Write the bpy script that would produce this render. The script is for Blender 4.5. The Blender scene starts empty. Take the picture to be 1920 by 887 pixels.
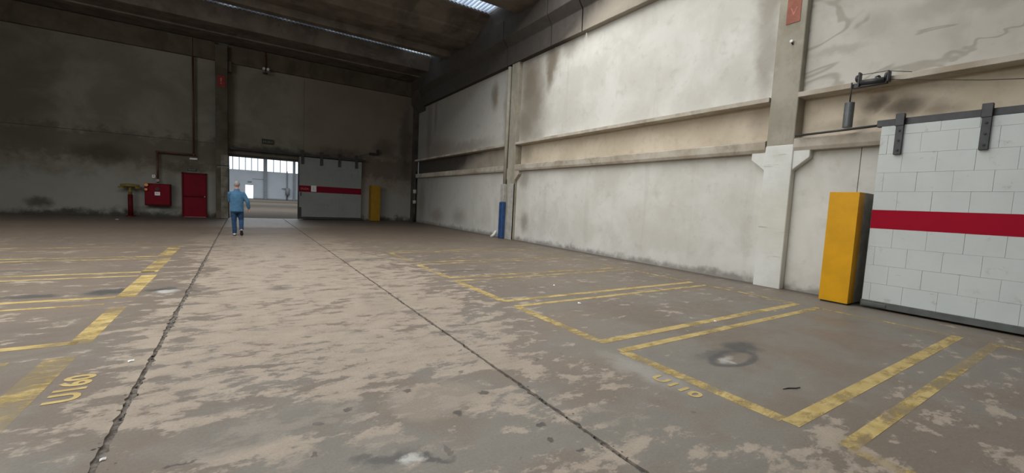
import bpy, bmesh, math, random
from mathutils import Vector, Matrix
random.seed(7)
S = bpy.context.scene
COL = S.collection
PI = math.pi

# ------------------------------------------------------------------ camera
F_PX, CX, CY = 778.0, 960.0, 443.5
def _ray(p): return Vector((p[0] - CX, p[1] - CY, F_PX))
_Y = _ray((455, 357)).normalized()
_X = _ray((2160, 442)); _X = (_X - _Y * _X.dot(_Y)).normalized()
_Z = _X.cross(_Y)
if _Z.y > 0: _Z = -_Z
cam_data = bpy.data.cameras.new('camera')
cam_data.sensor_fit = 'HORIZONTAL'; cam_data.sensor_width = 36.0
cam_data.lens = F_PX / 1920.0 * 36.0
cam_data.clip_start = 0.05; cam_data.clip_end = 400
cam = bpy.data.objects.new('camera', cam_data); COL.objects.link(cam)
cam.matrix_world = Matrix(((_X.x, -_X.y, -_X.z, 0.0), (_Y.x, -_Y.y, -_Y.z, 0.0),
                           (_Z.x, -_Z.y, -_Z.z, 1.5), (0, 0, 0, 1)))
S.camera = cam

# ------------------------------------------------------------------ world, lights, exposure
S.view_settings.view_transform = 'Standard'; S.view_settings.look = 'None'
S.view_settings.gamma = 1.0; S.view_settings.use_curve_mapping = False
S.view_settings.exposure = 0.0
S.cycles.max_bounces = 8; S.cycles.diffuse_bounces = 5; S.cycles.transparent_max_bounces = 12
S.cycles.sample_clamp_indirect = 4.0
world = bpy.data.worlds.new('world'); S.world = world; world.use_nodes = True
bg = world.node_tree.nodes['Background']
bg.inputs['Color'].default_value = (0.80, 0.91, 1.0, 1); bg.inputs['Strength'].default_value = 2.6

def area(name, loc, rot, sx, sy, power, color=(1, 1, 1), spread=180):
    l = bpy.data.lights.new(name, 'AREA'); l.shape = 'RECTANGLE'
    l.size = sx; l.size_y = sy; l.energy = power; l.color = color; l.spread = math.radians(spread)
    o = bpy.data.objects.new(name, l); COL.objects.link(o); o.location = loc; o.rotation_euler = rot
    return o
WIN_Y = (3.0, 6.5, 10.0, 13.5)                 # clerestory windows high in the left wall (out of frame)
for y in WIN_Y:
    area('window_light', (-14.80, y, 6.9), (0, -PI / 2, 0), 2.9, 3.0, 170, (1.0, 0.985, 0.95))
SKY_Y = (-0.25, 5.15, 10.55)                   # skylight strips over and just ahead of the camera
for y, pw in zip(SKY_Y, (240, 920, 1500)):
    area('skylight_light', (-3.0, y, 9.96), (0, 0, 0), 23.0, 1.1, pw, (1.0, 0.99, 0.965))
for y in (40, 60, 80):                          # unseen fill lamps added to light the hall behind the opening
    area('far_fill_light', (2.0, y, 9.3), (0, 0, 0), 30.0, 1.5, 2600, (0.90, 0.96, 1.0))

# ------------------------------------------------------------------ material helpers
class NT:
    def __init__(self, name):
        self.m = bpy.data.materials.new(name); self.m.use_nodes = True
        self.t = self.m.node_tree; self.n = self.t.nodes; self.l = self.t.links
        self.b = self.n['Principled BSDF']; self.out = self.n['Material Output']
        g = self.n.new('ShaderNodeNewGeometry'); self.P = g.outputs['Position']; self.N = g.outputs['Normal']
        self._sep = None
    def set(self, sock, v):
        if isinstance(v, bpy.types.NodeSocket): self.l.new(v, sock)
        elif isinstance(v, (tuple, list)) and len(v) == 3 and sock.type == 'RGBA': sock.default_value = (*v, 1)
        else: sock.default_value = v
    def math(self, op, a, b=0.0, c=None, clamp=False):
        n = self.n.new('ShaderNodeMath'); n.operation = op; n.use_clamp = clamp
        self.set(n.inputs[0], a); self.set(n.inputs[1], b)
        if c is not None: self.set(n.inputs[2], c)
        return n.outputs[0]
    def vmath(self, op, a, b=None):
        n = self.n.new('ShaderNodeVectorMath'); n.operation = op
        self.set(n.inputs[0], a)
        if b is not None: self.set(n.inputs[1], b)
        return n.outputs['Value'] if op in ('LENGTH', 'DOT_PRODUCT', 'DISTANCE') else n.outputs[0]
    def xyz(self):
        if not self._sep:
            n = self.n.new('ShaderNodeSeparateXYZ'); self.l.new(self.P, n.inputs[0]); self._sep = n.outputs
        return self._sep
    def noise(self, scale=1.0, detail=4.0, rough=0.55, distort=0.0, stretch=(1, 1, 1), off=(0, 0, 0), color=False):
        mp = self.n.new('ShaderNodeMapping'); self.l.new(self.P, mp.inputs['Vector'])
        mp.inputs['Scale'].default_value = stretch; mp.inputs['Location'].default_value = off
        n = self.n.new('ShaderNodeTexNoise'); self.l.new(mp.outputs[0], n.inputs['Vector'])
        n.inputs['Scale'].default_value = scale; n.inputs['Detail'].default_value = detail
        n.inputs['Roughness'].default_value = rough; n.inputs['Distortion'].default_value = distort
        return n.outputs['Color'] if color else n.outputs['Fac']
    def ramp(self, v, lo, hi, a=0.0, b=1.0):
        n = self.n.new('ShaderNodeMapRange'); n.interpolation_type = 'SMOOTHSTEP'
        self.set(n.inputs['Value'], v); self.set(n.inputs['From Min'], lo); self.set(n.inputs['From Max'], hi)
        self.set(n.inputs['To Min'], a); self.set(n.inputs['To Max'], b)
        return n.outputs[0]
    def mix(self, f, a, b):
        n = self.n.new('ShaderNodeMix'); n.data_type = 'RGBA'
        self.set(n.inputs[0], f); self.set(n.inputs[6], a); self.set(n.inputs[7], b)
        return n.outputs[2]
    def warp(self, scale, amt, detail=3.0):
        c = self.noise(scale, detail, 0.6, color=True)
        d = self.vmath('SUBTRACT', c, (0.5, 0.5, 0.5))
        n = self.n.new('ShaderNodeVectorMath'); n.operation = 'SCALE'
        self.l.new(d, n.inputs[0]); n.inputs['Scale'].default_value = amt
        return self.vmath('ADD', self.P, n.outputs[0])
    def spot(self, Pw, c, r, soft=0.5, strength=1.0):
        d = self.vmath('LENGTH', self.vmath('DIVIDE', self.vmath('SUBTRACT', Pw, c), r))
        return self.ramp(d, 1.0 - soft, 1.0 + soft * 0.3, strength, 0.0)
    def spots(self, Pw, lst, soft=0.5):
        acc = None
        for c, r, s in lst:
            v = self.spot(Pw, c, r, soft, s)
            acc = v if acc is None else self.math('MAXIMUM', acc, v)
        return acc
    def bump(self, h, strength=0.3, dist=0.02):
        n = self.n.new('ShaderNodeBump'); n.inputs['Strength'].default_value = strength
        n.inputs['Distance'].default_value = dist; self.set(n.inputs['Height'], h)
        self.l.new(n.outputs[0], self.b.inputs['Normal'])
    def fin(self, color, rough=0.8, metal=0.0, spec=0.5):
        self.set(self.b.inputs['Base Color'], color); self.set(self.b.inputs['Roughness'], rough)
        self.set(self.b.inputs['Metallic'], metal); self.b.inputs['Specular IOR Level'].default_value = spec
        return self.m

def plain(name, col, rough=0.6, metal=0.0, var=0.18, scale=6.0, spec=0.5):
    t = NT(name)
    n = t.noise(scale, 5, 0.6)
    dk = tuple(c * (1 - var) for c in col); lt = tuple(min(1, c * (1 + var)) for c in col)
    c = t.mix(t.ramp(n, 0.3, 0.7), dk, lt)
    t.bump(t.noise(scale * 8, 3), 0.12, 0.004)
    return t.fin(c, rough, metal, spec)

# ------------------------------------------------------------------ materials
def floor_material():
    t = NT('floor_concrete')
    X, Y, Z = t.xyz()
    big = t.noise(0.35, 4, 0.6, off=(3, 1, 0))
    mid = t.noise(1.9, 8, 0.68, 0.15, stretch=(0.62, 1.0, 1), off=(1.7, 4, 0))
    fine = t.noise(5.5, 8, 0.70, 0.12, stretch=(0.62, 1.05, 1))
    grain = t.noise(55, 4, 0.65)
    edge = t.math('MULTIPLY', t.math('SUBTRACT', big, 0.5), 3.2)
    Xw = t.math('ADD', X, edge)
    lane = t.math('MULTIPLY', t.ramp(Xw, -1.5, -0.3), t.ramp(Xw, 3.6, 2.2))
    near = t.ramp(Y, 4.0, 2.3)
    rb = t.math('MULTIPLY', t.ramp(Y, 2.2, 0.8), t.ramp(X, 2.4, 3.4))
    # worn-through pale patches against the grey-brown coating
    bias = t.math('ADD', t.math('MULTIPLY', lane, 0.105), t.math('ADD', t.math('MULTIPLY', near, -0.072), t.math('MULTIPLY', rb, 0.085)))
    pat = t.math('ADD', t.math('ADD', t.math('MULTIPLY', mid, 0.45), t.math('MULTIPLY', fine, 0.55)), bias)
    patch = t.ramp(pat, 0.540, 0.585)
    coat = t.mix(t.ramp(big, 0.35, 0.65), (0.160, 0.130, 0.103), (0.188, 0.154, 0.121))
    greycoat = t.mix(t.ramp(fine, 0.3, 0.7), (0.168, 0.152, 0.128), (0.200, 0.181, 0.153))
    coat = t.mix(t.math('MULTIPLY', t.ramp(t.noise(0.9, 4, 0.6, off=(9, 2, 0)), 0.42, 0.56), t.ramp(Y, 7.0, 2.5)), coat, greycoat)
    worn = t.mix(t.ramp(fine, 0.3, 0.7), (0.280, 0.233, 0.182), (0.350, 0.294, 0.233))
    col = t.mix(t.math('MULTIPLY', patch, 0.85), coat, worn)
    # darker islands of old coating left in the worn lane
    isl = t.math('MULTIPLY', t.ramp(t.noise(5.0, 8, 0.68, 0.1, stretch=(0.5, 1.1, 1), off=(5, 5, 0)), 0.570, 0.605), lane)
    col = t.mix(t.math('MULTIPLY', isl, 0.55), col, (0.175, 0.155, 0.130))
    Pz = t.warp(2.4, 0.5, 5)
    col = t.mix(t.spots(Pz, [((0.1, 2.95, 0), (0.75, 0.26, 9), 0.75), ((2.35, 1.95, 0), (0.30, 0.30, 9), 0.7), ((0.5, 2.3, 0), (0.8, 0.25, 9), 0.5)], 0.35), col, greycoat)
    col = t.mix(t.spots(Pz, [((1.25, 2.85, 0), (0.42, 0.32, 9), 0.7), ((1.6, 6.0, 0), (0.3, 0.8, 9), 0.4)], 0.35), col, (0.255, 0.215, 0.170))
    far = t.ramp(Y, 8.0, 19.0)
    col = t.mix(t.math('MULTIPLY', far, 0.75), col, (0.150, 0.112, 0.082))  # weaker light on the far floor painted into its colour
    # dirt along the wall feet, plus shade painted in towards the back wall
    dirt_shade = t.math('MAXIMUM', t.ramp(X, 9.0, 9.6), t.math('MAXIMUM', t.math('MULTIPLY', t.ramp(Y, 20.0, 25.5), t.ramp(Y, 27.4, 27.0)), 0.0))
    col = t.mix(t.math('MULTIPLY', dirt_shade, 0.75), col, (0.062, 0.050, 0.039))
    Pw = t.warp(4.0, 0.42, 6)
    dark = t.spots(Pw, [
        ((-0.98, 7.75, 0), (0.240, 0.224, 9), 0.85), ((-1.55, 7.8, 0), (0.336, 0.200, 9), 0.9), ((-2.3, 7.75, 0), (0.320, 0.160, 9), 0.75),
        ((-3.3, 10.0, 0), (0.720, 0.096, 9), 0.55), ((-0.55, 7.6, 0), (0.240, 0.200, 9), 0.5),
        ((4.30, 2.42, 0), (0.40, 0.14, 9), 0.6), ((4.78, 2.42, 0), (0.30, 0.18, 9), 0.85),
        ((0.72, 2.26, 0), (0.176, 0.080, 9), 0.7), ((0.56, 2.32, 0), (0.112, 0.064, 9), 0.6), ((0.9, 2.17, 0), (0.080, 0.048, 9), 0.8),
        ((0.5, 7.3, 0), (0.224, 0.160, 9), 0.5), ((3.9, 8.0, 0), (0.960, 0.080, 9), 0.5), ((2.4, 10.2, 0), (0.800, 0.280, 9), 0.3)], 0.6)
    col = t.mix(dark, col, (0.062, 0.062, 0.060))
    Pr = t.warp(3.0, 0.12)
    ring = t.math('MULTIPLY', t.spot(Pr, (4.32, 2.26, 0), (0.40, 0.19, 9), 0.15), t.math('SUBTRACT', 1.0, t.spot(Pr, (4.32, 2.26, 0), (0.31, 0.13, 9), 0.25)))
    col = t.mix(t.math('MULTIPLY', ring, 0.8), col, (0.07, 0.07, 0.068))
    pale = t.spots(Pw, [((-0.93, 7.62, 0), (0.15, 0.13, 9), 0.8), ((0.79, 2.20, 0), (0.085, 0.05, 9), 0.9),
                        ((4.2, 2.26, 0), (0.16, 0.06, 9), 0.6), ((3.15, 2.5, 0), (0.2, 0.55, 9), 0.35)], 0.7)
    col = t.mix(pale, col, (0.44, 0.43, 0.40))
    # pits: small chipped holes
    Pp = t.warp(17, 0.085)
    pits = t.spots(Pp, [((1.60, 2.75, 0), (0.046, 0.031, 9), 1), ((1.28, 2.55, 0), (0.034, 0.037, 9), 1), ((1.08, 3.05, 0), (0.037, 0.031, 9), .9),
                        ((0.62, 2.95, 0), (0.031, 0.031, 9), .9), ((0.42, 2.85, 0), (0.031, 0.025, 9), .6), ((1.72, 2.15, 0), (0.043, 0.031, 9), 1),
                        ((1.66, 1.98, 0), (0.031, 0.037, 9), 1), ((0.35, 2.5, 0), (0.019, 0.031, 9), .8), ((-0.28, 2.75, 0), (0.087, 0.012, 9), .9),
                        ((1.75, 1.80, 0), (0.037, 0.019, 9), 1), ((1.62, 3.2, 0), (0.031, 0.019, 9), .7)], 0.35)
    col = t.mix(t.math('MULTIPLY', pits, 0.8), col, (0.06, 0.052, 0.045))
    spk = t.ramp(t.noise(9.0, 3, 0.55, 0.6, off=(2, 8, 0)), 0.70, 0.74)
    col = t.mix(t.math('MULTIPLY', spk, 0.6), col, (0.09, 0.078, 0.066))
    v = t.ramp(grain, 0.25, 0.75, 0.90, 1.10)
    g = t.n.new('ShaderNodeMix'); g.data_type = 'RGBA'; g.blend_type = 'MULTIPLY'; g.inputs[0].default_value = 1.0
    t.set(g.inputs[6], col)
    cc = t.n.new('ShaderNodeCombineColor')
    for i in range(3): t.l.new(v, cc.inputs[i])
    t.l.new(cc.outputs[0], g.inputs[7])
    h = t.math('ADD', t.math('MULTIPLY', patch, -0.25), t.math('MULTIPLY', grain, 0.35))
    h = t.math('ADD', h, t.math('MULTIPLY', fine, 0.5))
    h = t.math('ADD', h, t.math('MULTIPLY', pits, -3.0))
    t.bump(h, 0.30, 0.012)
    rough = t.ramp(fine, 0.3, 0.7, 0.46, 0.62)
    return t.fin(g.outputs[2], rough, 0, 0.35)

def joint_material():
    t = NT('joint_rubble')
    n = t.noise(18, 5, 0.7)
    t.bump(t.noise(30, 4, 0.7), 0.8, 0.02)
    return t.fin(t.mix(t.ramp(n, 0.35, 0.65), (0.065, 0.055, 0.047), (0.20, 0.175, 0.15)), 0.95)

def line_material(name, wear, low=0.0):
    """yellow floor paint, worn through in scraps"""
    t = NT(name)
    a = t.noise(4.5, 7, 0.72, 0.3, stretch=(0.55, 1.2, 1))
    b = t.noise(1.3, 2, 0.5, off=(4, 4, 0))
    v = t.math('ADD', t.math('MULTIPLY', a, 0.7), t.math('MULTIPLY', b, 0.3))
    keep = t.ramp(v, wear - 0.05, wear + 0.07)
    keep = t.math('ADD', t.math('MULTIPLY', keep, 0.9 - low), low)
    col = t.mix(t.ramp(t.noise(7, 4), 0.3, 0.7), (0.43, 0.315, 0.115), (0.54, 0.415, 0.180))
    t.fin(col, 0.6, 0, 0.3)
    tr = t.n.new('ShaderNodeBsdfTransparent'); mx = t.n.new('ShaderNodeMixShader')
    t.l.new(keep, mx.inputs[0]); t.l.new(tr.outputs[0], mx.inputs[1]); t.l.new(t.b.outputs[0], mx.inputs[2])
    t.l.new(mx.outputs[0], t.out.inputs['Surface'])
    return t.m

def right_wall_material():
    t = NT('limewashed_wall')
    X, Y, Z = t.xyz()
    a = t.noise(0.8, 5, 0.6, 0.3); b = t.noise(3.5, 5, 0.6); g = t.noise(40, 3, 0.6)
    col = t.mix(t.ramp(a, 0.35, 0.65), (0.56, 0.545, 0.495), (0.66, 0.65, 0.605))
    col = t.mix(t.math('MULTIPLY', t.ramp(b, 0.55, 0.72), 0.35), col, (0.44, 0.415, 0.36))
    # faint block coursing under the wash
    Pw = t.warp(2.2, 0.5, 4)
    st = t.spots(Pw, [
        ((9.6, 4.95, 6.3), (9, 0.38, 1.5), 0.62), ((9.6, 4.9, 4.9), (9, 0.30, 1.2), 0.55), ((9.6, 14.1, 4.8), (9, 1.0, 1.2), 0.85), ((9.6, 13.9, 6.2), (9, 1.05, 1.7), 0.92), ((9.6, 13.7, 5.6), (9, 1.1, 1.9), 0.85), ((9.6, 12.7, 6.6), (9, 0.35, 1.1), 0.95), ((9.6, 14.0, 6.8), (9, 0.8, 0.9), 0.8),
        ((9.6, 12.6, 6.8), (9, 0.55, 0.75), 0.95), ((9.6, 11.6, 7.0), (9, 0.6, 0.4), 0.5), ((9.6, 13.6, 4.3), (9, 0.9, 0.5), 0.55),
        ((9.6, 16.7, 6.3), (9, 0.38, 0.75), 0.8), ((9.6, 23.6, 6.6), (9, 0.3, 1.2), 0.7), ((9.6, 24.6, 5.5), (9, 0.5, 3.2), 0.6),
        ((9.6, 22.8, 4.4), (9, 2.6, 0.7), 0.55), ((9.6, 19.5, 4.3), (9, 3.5, 0.35), 0.5), ((9.6, 15.6, 5.2), (9, 0.35, 2.2), 0.45),
        ((9.6, 13.9, 0.8), (9, 0.35, 0.55), 0.6), ((9.6, 14.0, 2.5), (9, 0.45, 0.45), 0.5), ((9.6, 20.0, 0.7), (9, 1.0, 0.5), 0.45),
        ((9.6, 23.0, 0.6), (9, 1.2, 0.5), 0.5), ((9.6, 25.5, 1.4), (9, 0.7, 1.6), 0.5),
        ((9.6, 3.55, 4.75), (9, 0.6, 0.13), 0.42), ((9.6, 3.0, 5.05), (9, 0.3, 0.3), 0.36), ((9.6, 2.2, 5.1), (9, 0.55, 0.22), 0.42),
        ((9.6, 1.6, 4.95), (9, 0.5, 0.16), 0.4), ((9.6, 2.0, 4.6), (9, 0.16, 0.5), 0.25), ((9.6, 3.2, 5.9), (9, 1.6, 0.5), 0.28),
        ((9.6, 0.5, 6.0), (9, 1.5, 1.2), 0.45)], 0.8)
    col = t.mix(st, col, (0.205, 0.170, 0.128))
    drip = t.ramp(t.noise(1.0, 5, 0.6, stretch=(1, 2.6, 0.16), off=(0, 3, 1)), 0.58, 0.72)
    col = t.mix(t.math('MULTIPLY', drip, 0.14), col, (0.33, 0.30, 0.25))
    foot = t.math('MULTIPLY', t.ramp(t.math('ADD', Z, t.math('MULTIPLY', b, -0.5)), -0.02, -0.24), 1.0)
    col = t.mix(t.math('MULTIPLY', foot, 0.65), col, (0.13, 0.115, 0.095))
    # far-bay shade painted into the wall colour, deepening with distance and height
    soot_and_shade = t.math('MULTIPLY', t.ramp(t.math('ADD', t.math('ADD', Y, t.math('MULTIPLY', a, 6.0)), t.math('MULTIPLY', Z, 0.9)), 20.0, 32.0), 0.72)
    col = t.mix(soot_and_shade, col, (0.15, 0.130, 0.105))
    # damp tide marks and a browner wash in the bay above the big door
    bay = t.ramp(Y, 4.4, 4.1); upz = t.math('MULTIPLY', bay, t.ramp(Z, 3.9, 4.1))
    col = t.mix(t.math('MULTIPLY', upz, 0.42), col, (0.40, 0.365, 0.305))
    tn = t.noise(0.55, 3, 0.55, 0.9, stretch=(1, 0.8, 1.5), off=(0, 2.2, 6.1))
    tl = t.ramp(t.math('ABSOLUTE', t.math('SUBTRACT', tn, 0.50)), 0.030, 0.004)
    col = t.mix(t.math('MULTIPLY', t.math('MULTIPLY', tl, upz), 0.5), col, (0.25, 0.215, 0.165))
    t.bump(t.math('ADD', t.math('MULTIPLY', b, 0.8), t.math('MULTIPLY', g, 0.3)), 0.25, 0.01)
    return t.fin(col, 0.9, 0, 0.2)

def board_marked_paint():
    t = NT('white_pilaster_paint')
    X, Y, Z = t.xyz()
    f = t.noise(2.0, 5, 0.65, 0.2, stretch=(0.5, 0.5, 6.0)); a = t.noise(2.2, 5, 0.6, off=(1, 2, 3)); b = t.noise(9, 5, 0.65)
    col = t.mix(t.ramp(a, 0.35, 0.65), (0.63, 0.63, 0.58), (0.71, 0.71, 0.67))
    mid = t.math('MULTIPLY', t.ramp(Z, 0.5, 1.0), t.ramp(Z, 2.3, 1.8))
    col = t.mix(t.math('MULTIPLY', mid, 0.5), col, (0.60, 0.58, 0.49))
    col = t.mix(t.math('MULTIPLY', t.ramp(f, 0.66, 0.72), 0.55), col, (0.30, 0.285, 0.24))
    col = t.mix(t.math('MULTIPLY', t.ramp(b, 0.70, 0.74), 0.7), col, (0.16, 0.15, 0.13))
    t.bump(t.math('ADD', f, t.math('MULTIPLY', b, 0.4)), 0.35, 0.01)
    return t.fin(col, 0.75, 0, 0.2)

def concrete(name, c1, c2, dirt=(0.10, 0.085, 0.065), amt=0.6, scale=1.2, streak=True):
    t = NT(name)
    a = t.noise(scale, 5, 0.62, 0.3); b = t.noise(scale * 5, 5, 0.6)
    col = t.mix(t.ramp(a, 0.33, 0.67), c1, c2)
    d = t.ramp(t.noise(scale * 0.9, 6, 0.65, 0.6, stretch=(1, 1, 0.45) if streak else (1, 1, 1), off=(7, 3, 2)), 0.5, 0.66)
    col = t.mix(t.math('MULTIPLY', d, amt), col, dirt)
    t.bump(t.math('ADD', b, t.math('MULTIPLY', t.noise(45, 3), 0.4)), 0.3, 0.01)
    return t.fin(col, 0.92, 0, 0.2)

def web_material():
    t = NT('brown_beam_web')
    a = t.noise(0.9, 5, 0.62, 0.3); b = t.noise(5, 5, 0.6)
    col = t.mix(t.ramp(a, 0.33, 0.67), (0.56, 0.48, 0.365), (0.66, 0.575, 0.455))
    col = t.mix(t.math('MULTIPLY', t.ramp(b, 0.5, 0.72), 0.35), col, (0.43, 0.36, 0.27))
    Pw = t.warp(2.0, 0.35, 4)
    st = t.spots(Pw, [((9.74, 2.55, 3.55), (9, 0.42, 0.22), 0.8), ((9.74, 2.95, 3.68), (9, 0.25, 0.2), 0.8), ((9.74, 2.1, 3.4), (9, 0.3, 0.2), 0.5),
                      ((9.74, 3.5, 3.3), (9, 0.5, 0.16), 0.35), ((9.74, 14.2, 3.6), (9, 0.5, 0.5), 0.4), ((9.74, 5.0, 3.6), (9, 0.3, 0.4), 0.3)], 0.9)
    col = t.mix(st, col, (0.10, 0.08, 0.058))
    t.bump(b, 0.25, 0.01)
    return t.fin(col, 0.92, 0, 0.2)

def girder_material():
    t = NT('shaded_roof_girder')
    X, Y, Z = t.xyz()
    a = t.noise(0.7, 5, 0.62, 0.4); b = t.noise(4, 5, 0.6)
    col = t.mix(t.ramp(a, 0.3, 0.7), (0.30, 0.265, 0.215), (0.40, 0.36, 0.30))
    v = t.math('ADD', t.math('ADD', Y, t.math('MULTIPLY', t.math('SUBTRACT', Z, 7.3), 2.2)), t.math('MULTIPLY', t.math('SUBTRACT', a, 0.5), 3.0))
    col = t.mix(t.ramp(v, 9.6, 12.2), col, t.mix(b, (0.045, 0.040, 0.036), (0.085, 0.074, 0.064)))  # roof-beam shade painted into the girder, darker upwards and away
    t.bump(b, 0.3, 0.01)
    return t.fin(col, 0.92, 0, 0.2)

def back_wall_material():
    t = NT('grimy_plaster')
    X, Y, Z = t.xyz()
    a = t.noise(0.55, 5, 0.62, 0.4, off=(2, 2, 2)); b = t.noise(2.4, 5, 0.62); 
    col = t.mix(t.ramp(a, 0.35, 0.65), (0.180, 0.168, 0.130), (0.240, 0.228, 0.190))
    br = t.math('MULTIPLY', t.ramp(t.math('ADD', X, t.math('MULTIPLY', a, 2)), 3.4, 4.6), 0.65)
    col = t.mix(br, col, (0.205, 0.162, 0.125))
    w = t.math('ADD', Z, t.math('MULTIPLY', t.math('SUBTRACT', b, 0.5), 1.8))
    low = t.ramp(w, 2.5, 1.5)
    col = t.mix(t.math('MULTIPLY', low, 0.75), col, (0.27, 0.265, 0.24))
    band = t.math('MULTIPLY', t.ramp(w, 2.3, 2.9), t.ramp(w, 4.25, 3.7))
    col = t.mix(t.math('MULTIPLY', band, 0.6), col, (0.075, 0.06, 0.045))
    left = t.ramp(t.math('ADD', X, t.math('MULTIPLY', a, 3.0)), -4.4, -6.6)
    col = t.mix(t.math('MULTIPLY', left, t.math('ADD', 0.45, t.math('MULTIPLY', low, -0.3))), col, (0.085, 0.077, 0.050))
    Pw = t.warp(1.4, 0.9, 4)
    st = t.spots(Pw, [((-5.6, 26.9, 2.9), (1.5, 9, 0.6), 0.7), ((-7.6, 26.9, 0.5), (0.5, 9, 0.35), 0.8), ((-2.4, 26.9, 2.5), (1.3, 9, 0.3), 0.6),
                      ((7.6, 26.9, 4.6), (0.9, 9, 0.7), 0.5), ((1.6, 26.9, 3.75), (1.2, 9, 0.3), 0.7), ((5.2, 26.9, 4.1), (2.0, 9, 0.3), 0.4),
                      ((8.9, 26.9, 5.0), (0.5, 9, 3.0), 0.6), ((-3.3, 26.9, 0.4), (2.0, 9, 0.2), 0.4), ((-2.9, 26.9, 1.5), (0.35, 9, 0.9), 0.35)], 0.8)
    col = t.mix(st, col, (0.055, 0.046, 0.034))
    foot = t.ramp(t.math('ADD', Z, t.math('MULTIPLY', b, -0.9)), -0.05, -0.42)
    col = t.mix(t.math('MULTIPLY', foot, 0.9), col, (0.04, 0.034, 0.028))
    t.bump(b, 0.3, 0.015)
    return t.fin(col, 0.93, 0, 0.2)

def painted_block(name, col, dirt=(0.30, 0.29, 0.26)):
    t = NT(name)
    a = t.noise(1.6, 4, 0.6); b = t.noise(9, 5, 0.65); f = t.noise(3.3, 6, 0.7, 0.5, off=(3, 3, 3))
    c = t.mix(t.ramp(a, 0.3, 0.7), tuple(x * 0.93 for x in col), col)
    c = t.mix(t.math('MULTIPLY', t.ramp(f, 0.58, 0.70), 0.4), c, dirt)
    c = t.mix(t.math('MULTIPLY', t.ramp(t.noise(7, 6, 0.7, stretch=(1, 0.6, 2.2), off=(6, 1, 1)), 0.66, 0.72), 0.55), c, tuple(x * 0.5 for x in dirt))
    t.bump(t.math('ADD', b, t.noise(60, 2)), 0.15, 0.005)
    return t.fin(c, 0.75, 0, 0.15)

def sheet_material():
    """grimy translucent corrugated roofing; daylight passes through it"""
    t = NT('translucent_roofing')
    X, Y, Z = t.xyz()
    dirt = t.ramp(t.noise(2.2, 4, 0.6, stretch=(1, 0.3, 1)), 0.35, 0.65)
    crest = t.ramp(Z, 9.705, 9.755)
    v = t.math('MULTIPLY', t.math('ADD', 0.25, t.math('MULTIPLY', crest, 0.75)), t.math('ADD', 0.5, t.math('MULTIPLY', dirt, 0.5)))
    grime = t.math('MAXIMUM', t.ramp(Y, 21.0, 20.0), t.math('ADD', t.ramp(X, 6.8, 8.2), t.ramp(t.noise(0.9, 3, 0.6, off=(4, 0, 0)), 0.42, 0.75, 0.05, 0.4)), )
    v = t.math('MULTIPLY', v, grime, clamp=True)
    dk = t.mix(t.ramp(Y, 21.0, 20.0), (0.02, 0.021, 0.024), (0.10, 0.115, 0.145))
    col = t.mix(v, dk, (0.62, 0.66, 0.74))
    tr = t.n.new('ShaderNodeBsdfTranslucent'); t.set(tr.inputs['Color'], col)
    t.set(t.b.inputs['Base Color'], (0.2, 0.21, 0.22)); t.b.inputs['Roughness'].default_value = 0.4
    mx = t.n.new('ShaderNodeMixShader'); mx.inputs[0].default_value = 0.85
    t.l.new(t.b.outputs[0], mx.inputs[1]); t.l.new(tr.outputs[0], mx.inputs[2])
    t.l.new(mx.outputs[0], t.out.inputs['Surface'])
    return t.m

def glass_material():
    t = NT('dusty_glass')
    tr = t.n.new('ShaderNodeBsdfTransparent'); tr.inputs[0].default_value = (0.93, 0.95, 0.97, 1)
    gl = t.n.new('ShaderNodeBsdfGlossy'); gl.inputs['Roughness'].default_value = 0.1
    mx = t.n.new('ShaderNodeMixShader'); mx.inputs[0].default_value = 0.06
    t.l.new(tr.outputs[0], mx.inputs[1]); t.l.new(gl.outputs[0], mx.inputs[2]); t.l.new(mx.outputs[0], t.out.inputs['Surface'])
    return t.m

def hair_material():
    t = NT('grey_hair')
    n = t.noise(60, 4, 0.6)
    return t.fin(t.mix(n, (0.16, 0.15, 0.14), (0.42, 0.40, 0.38)), 0.8)

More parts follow.
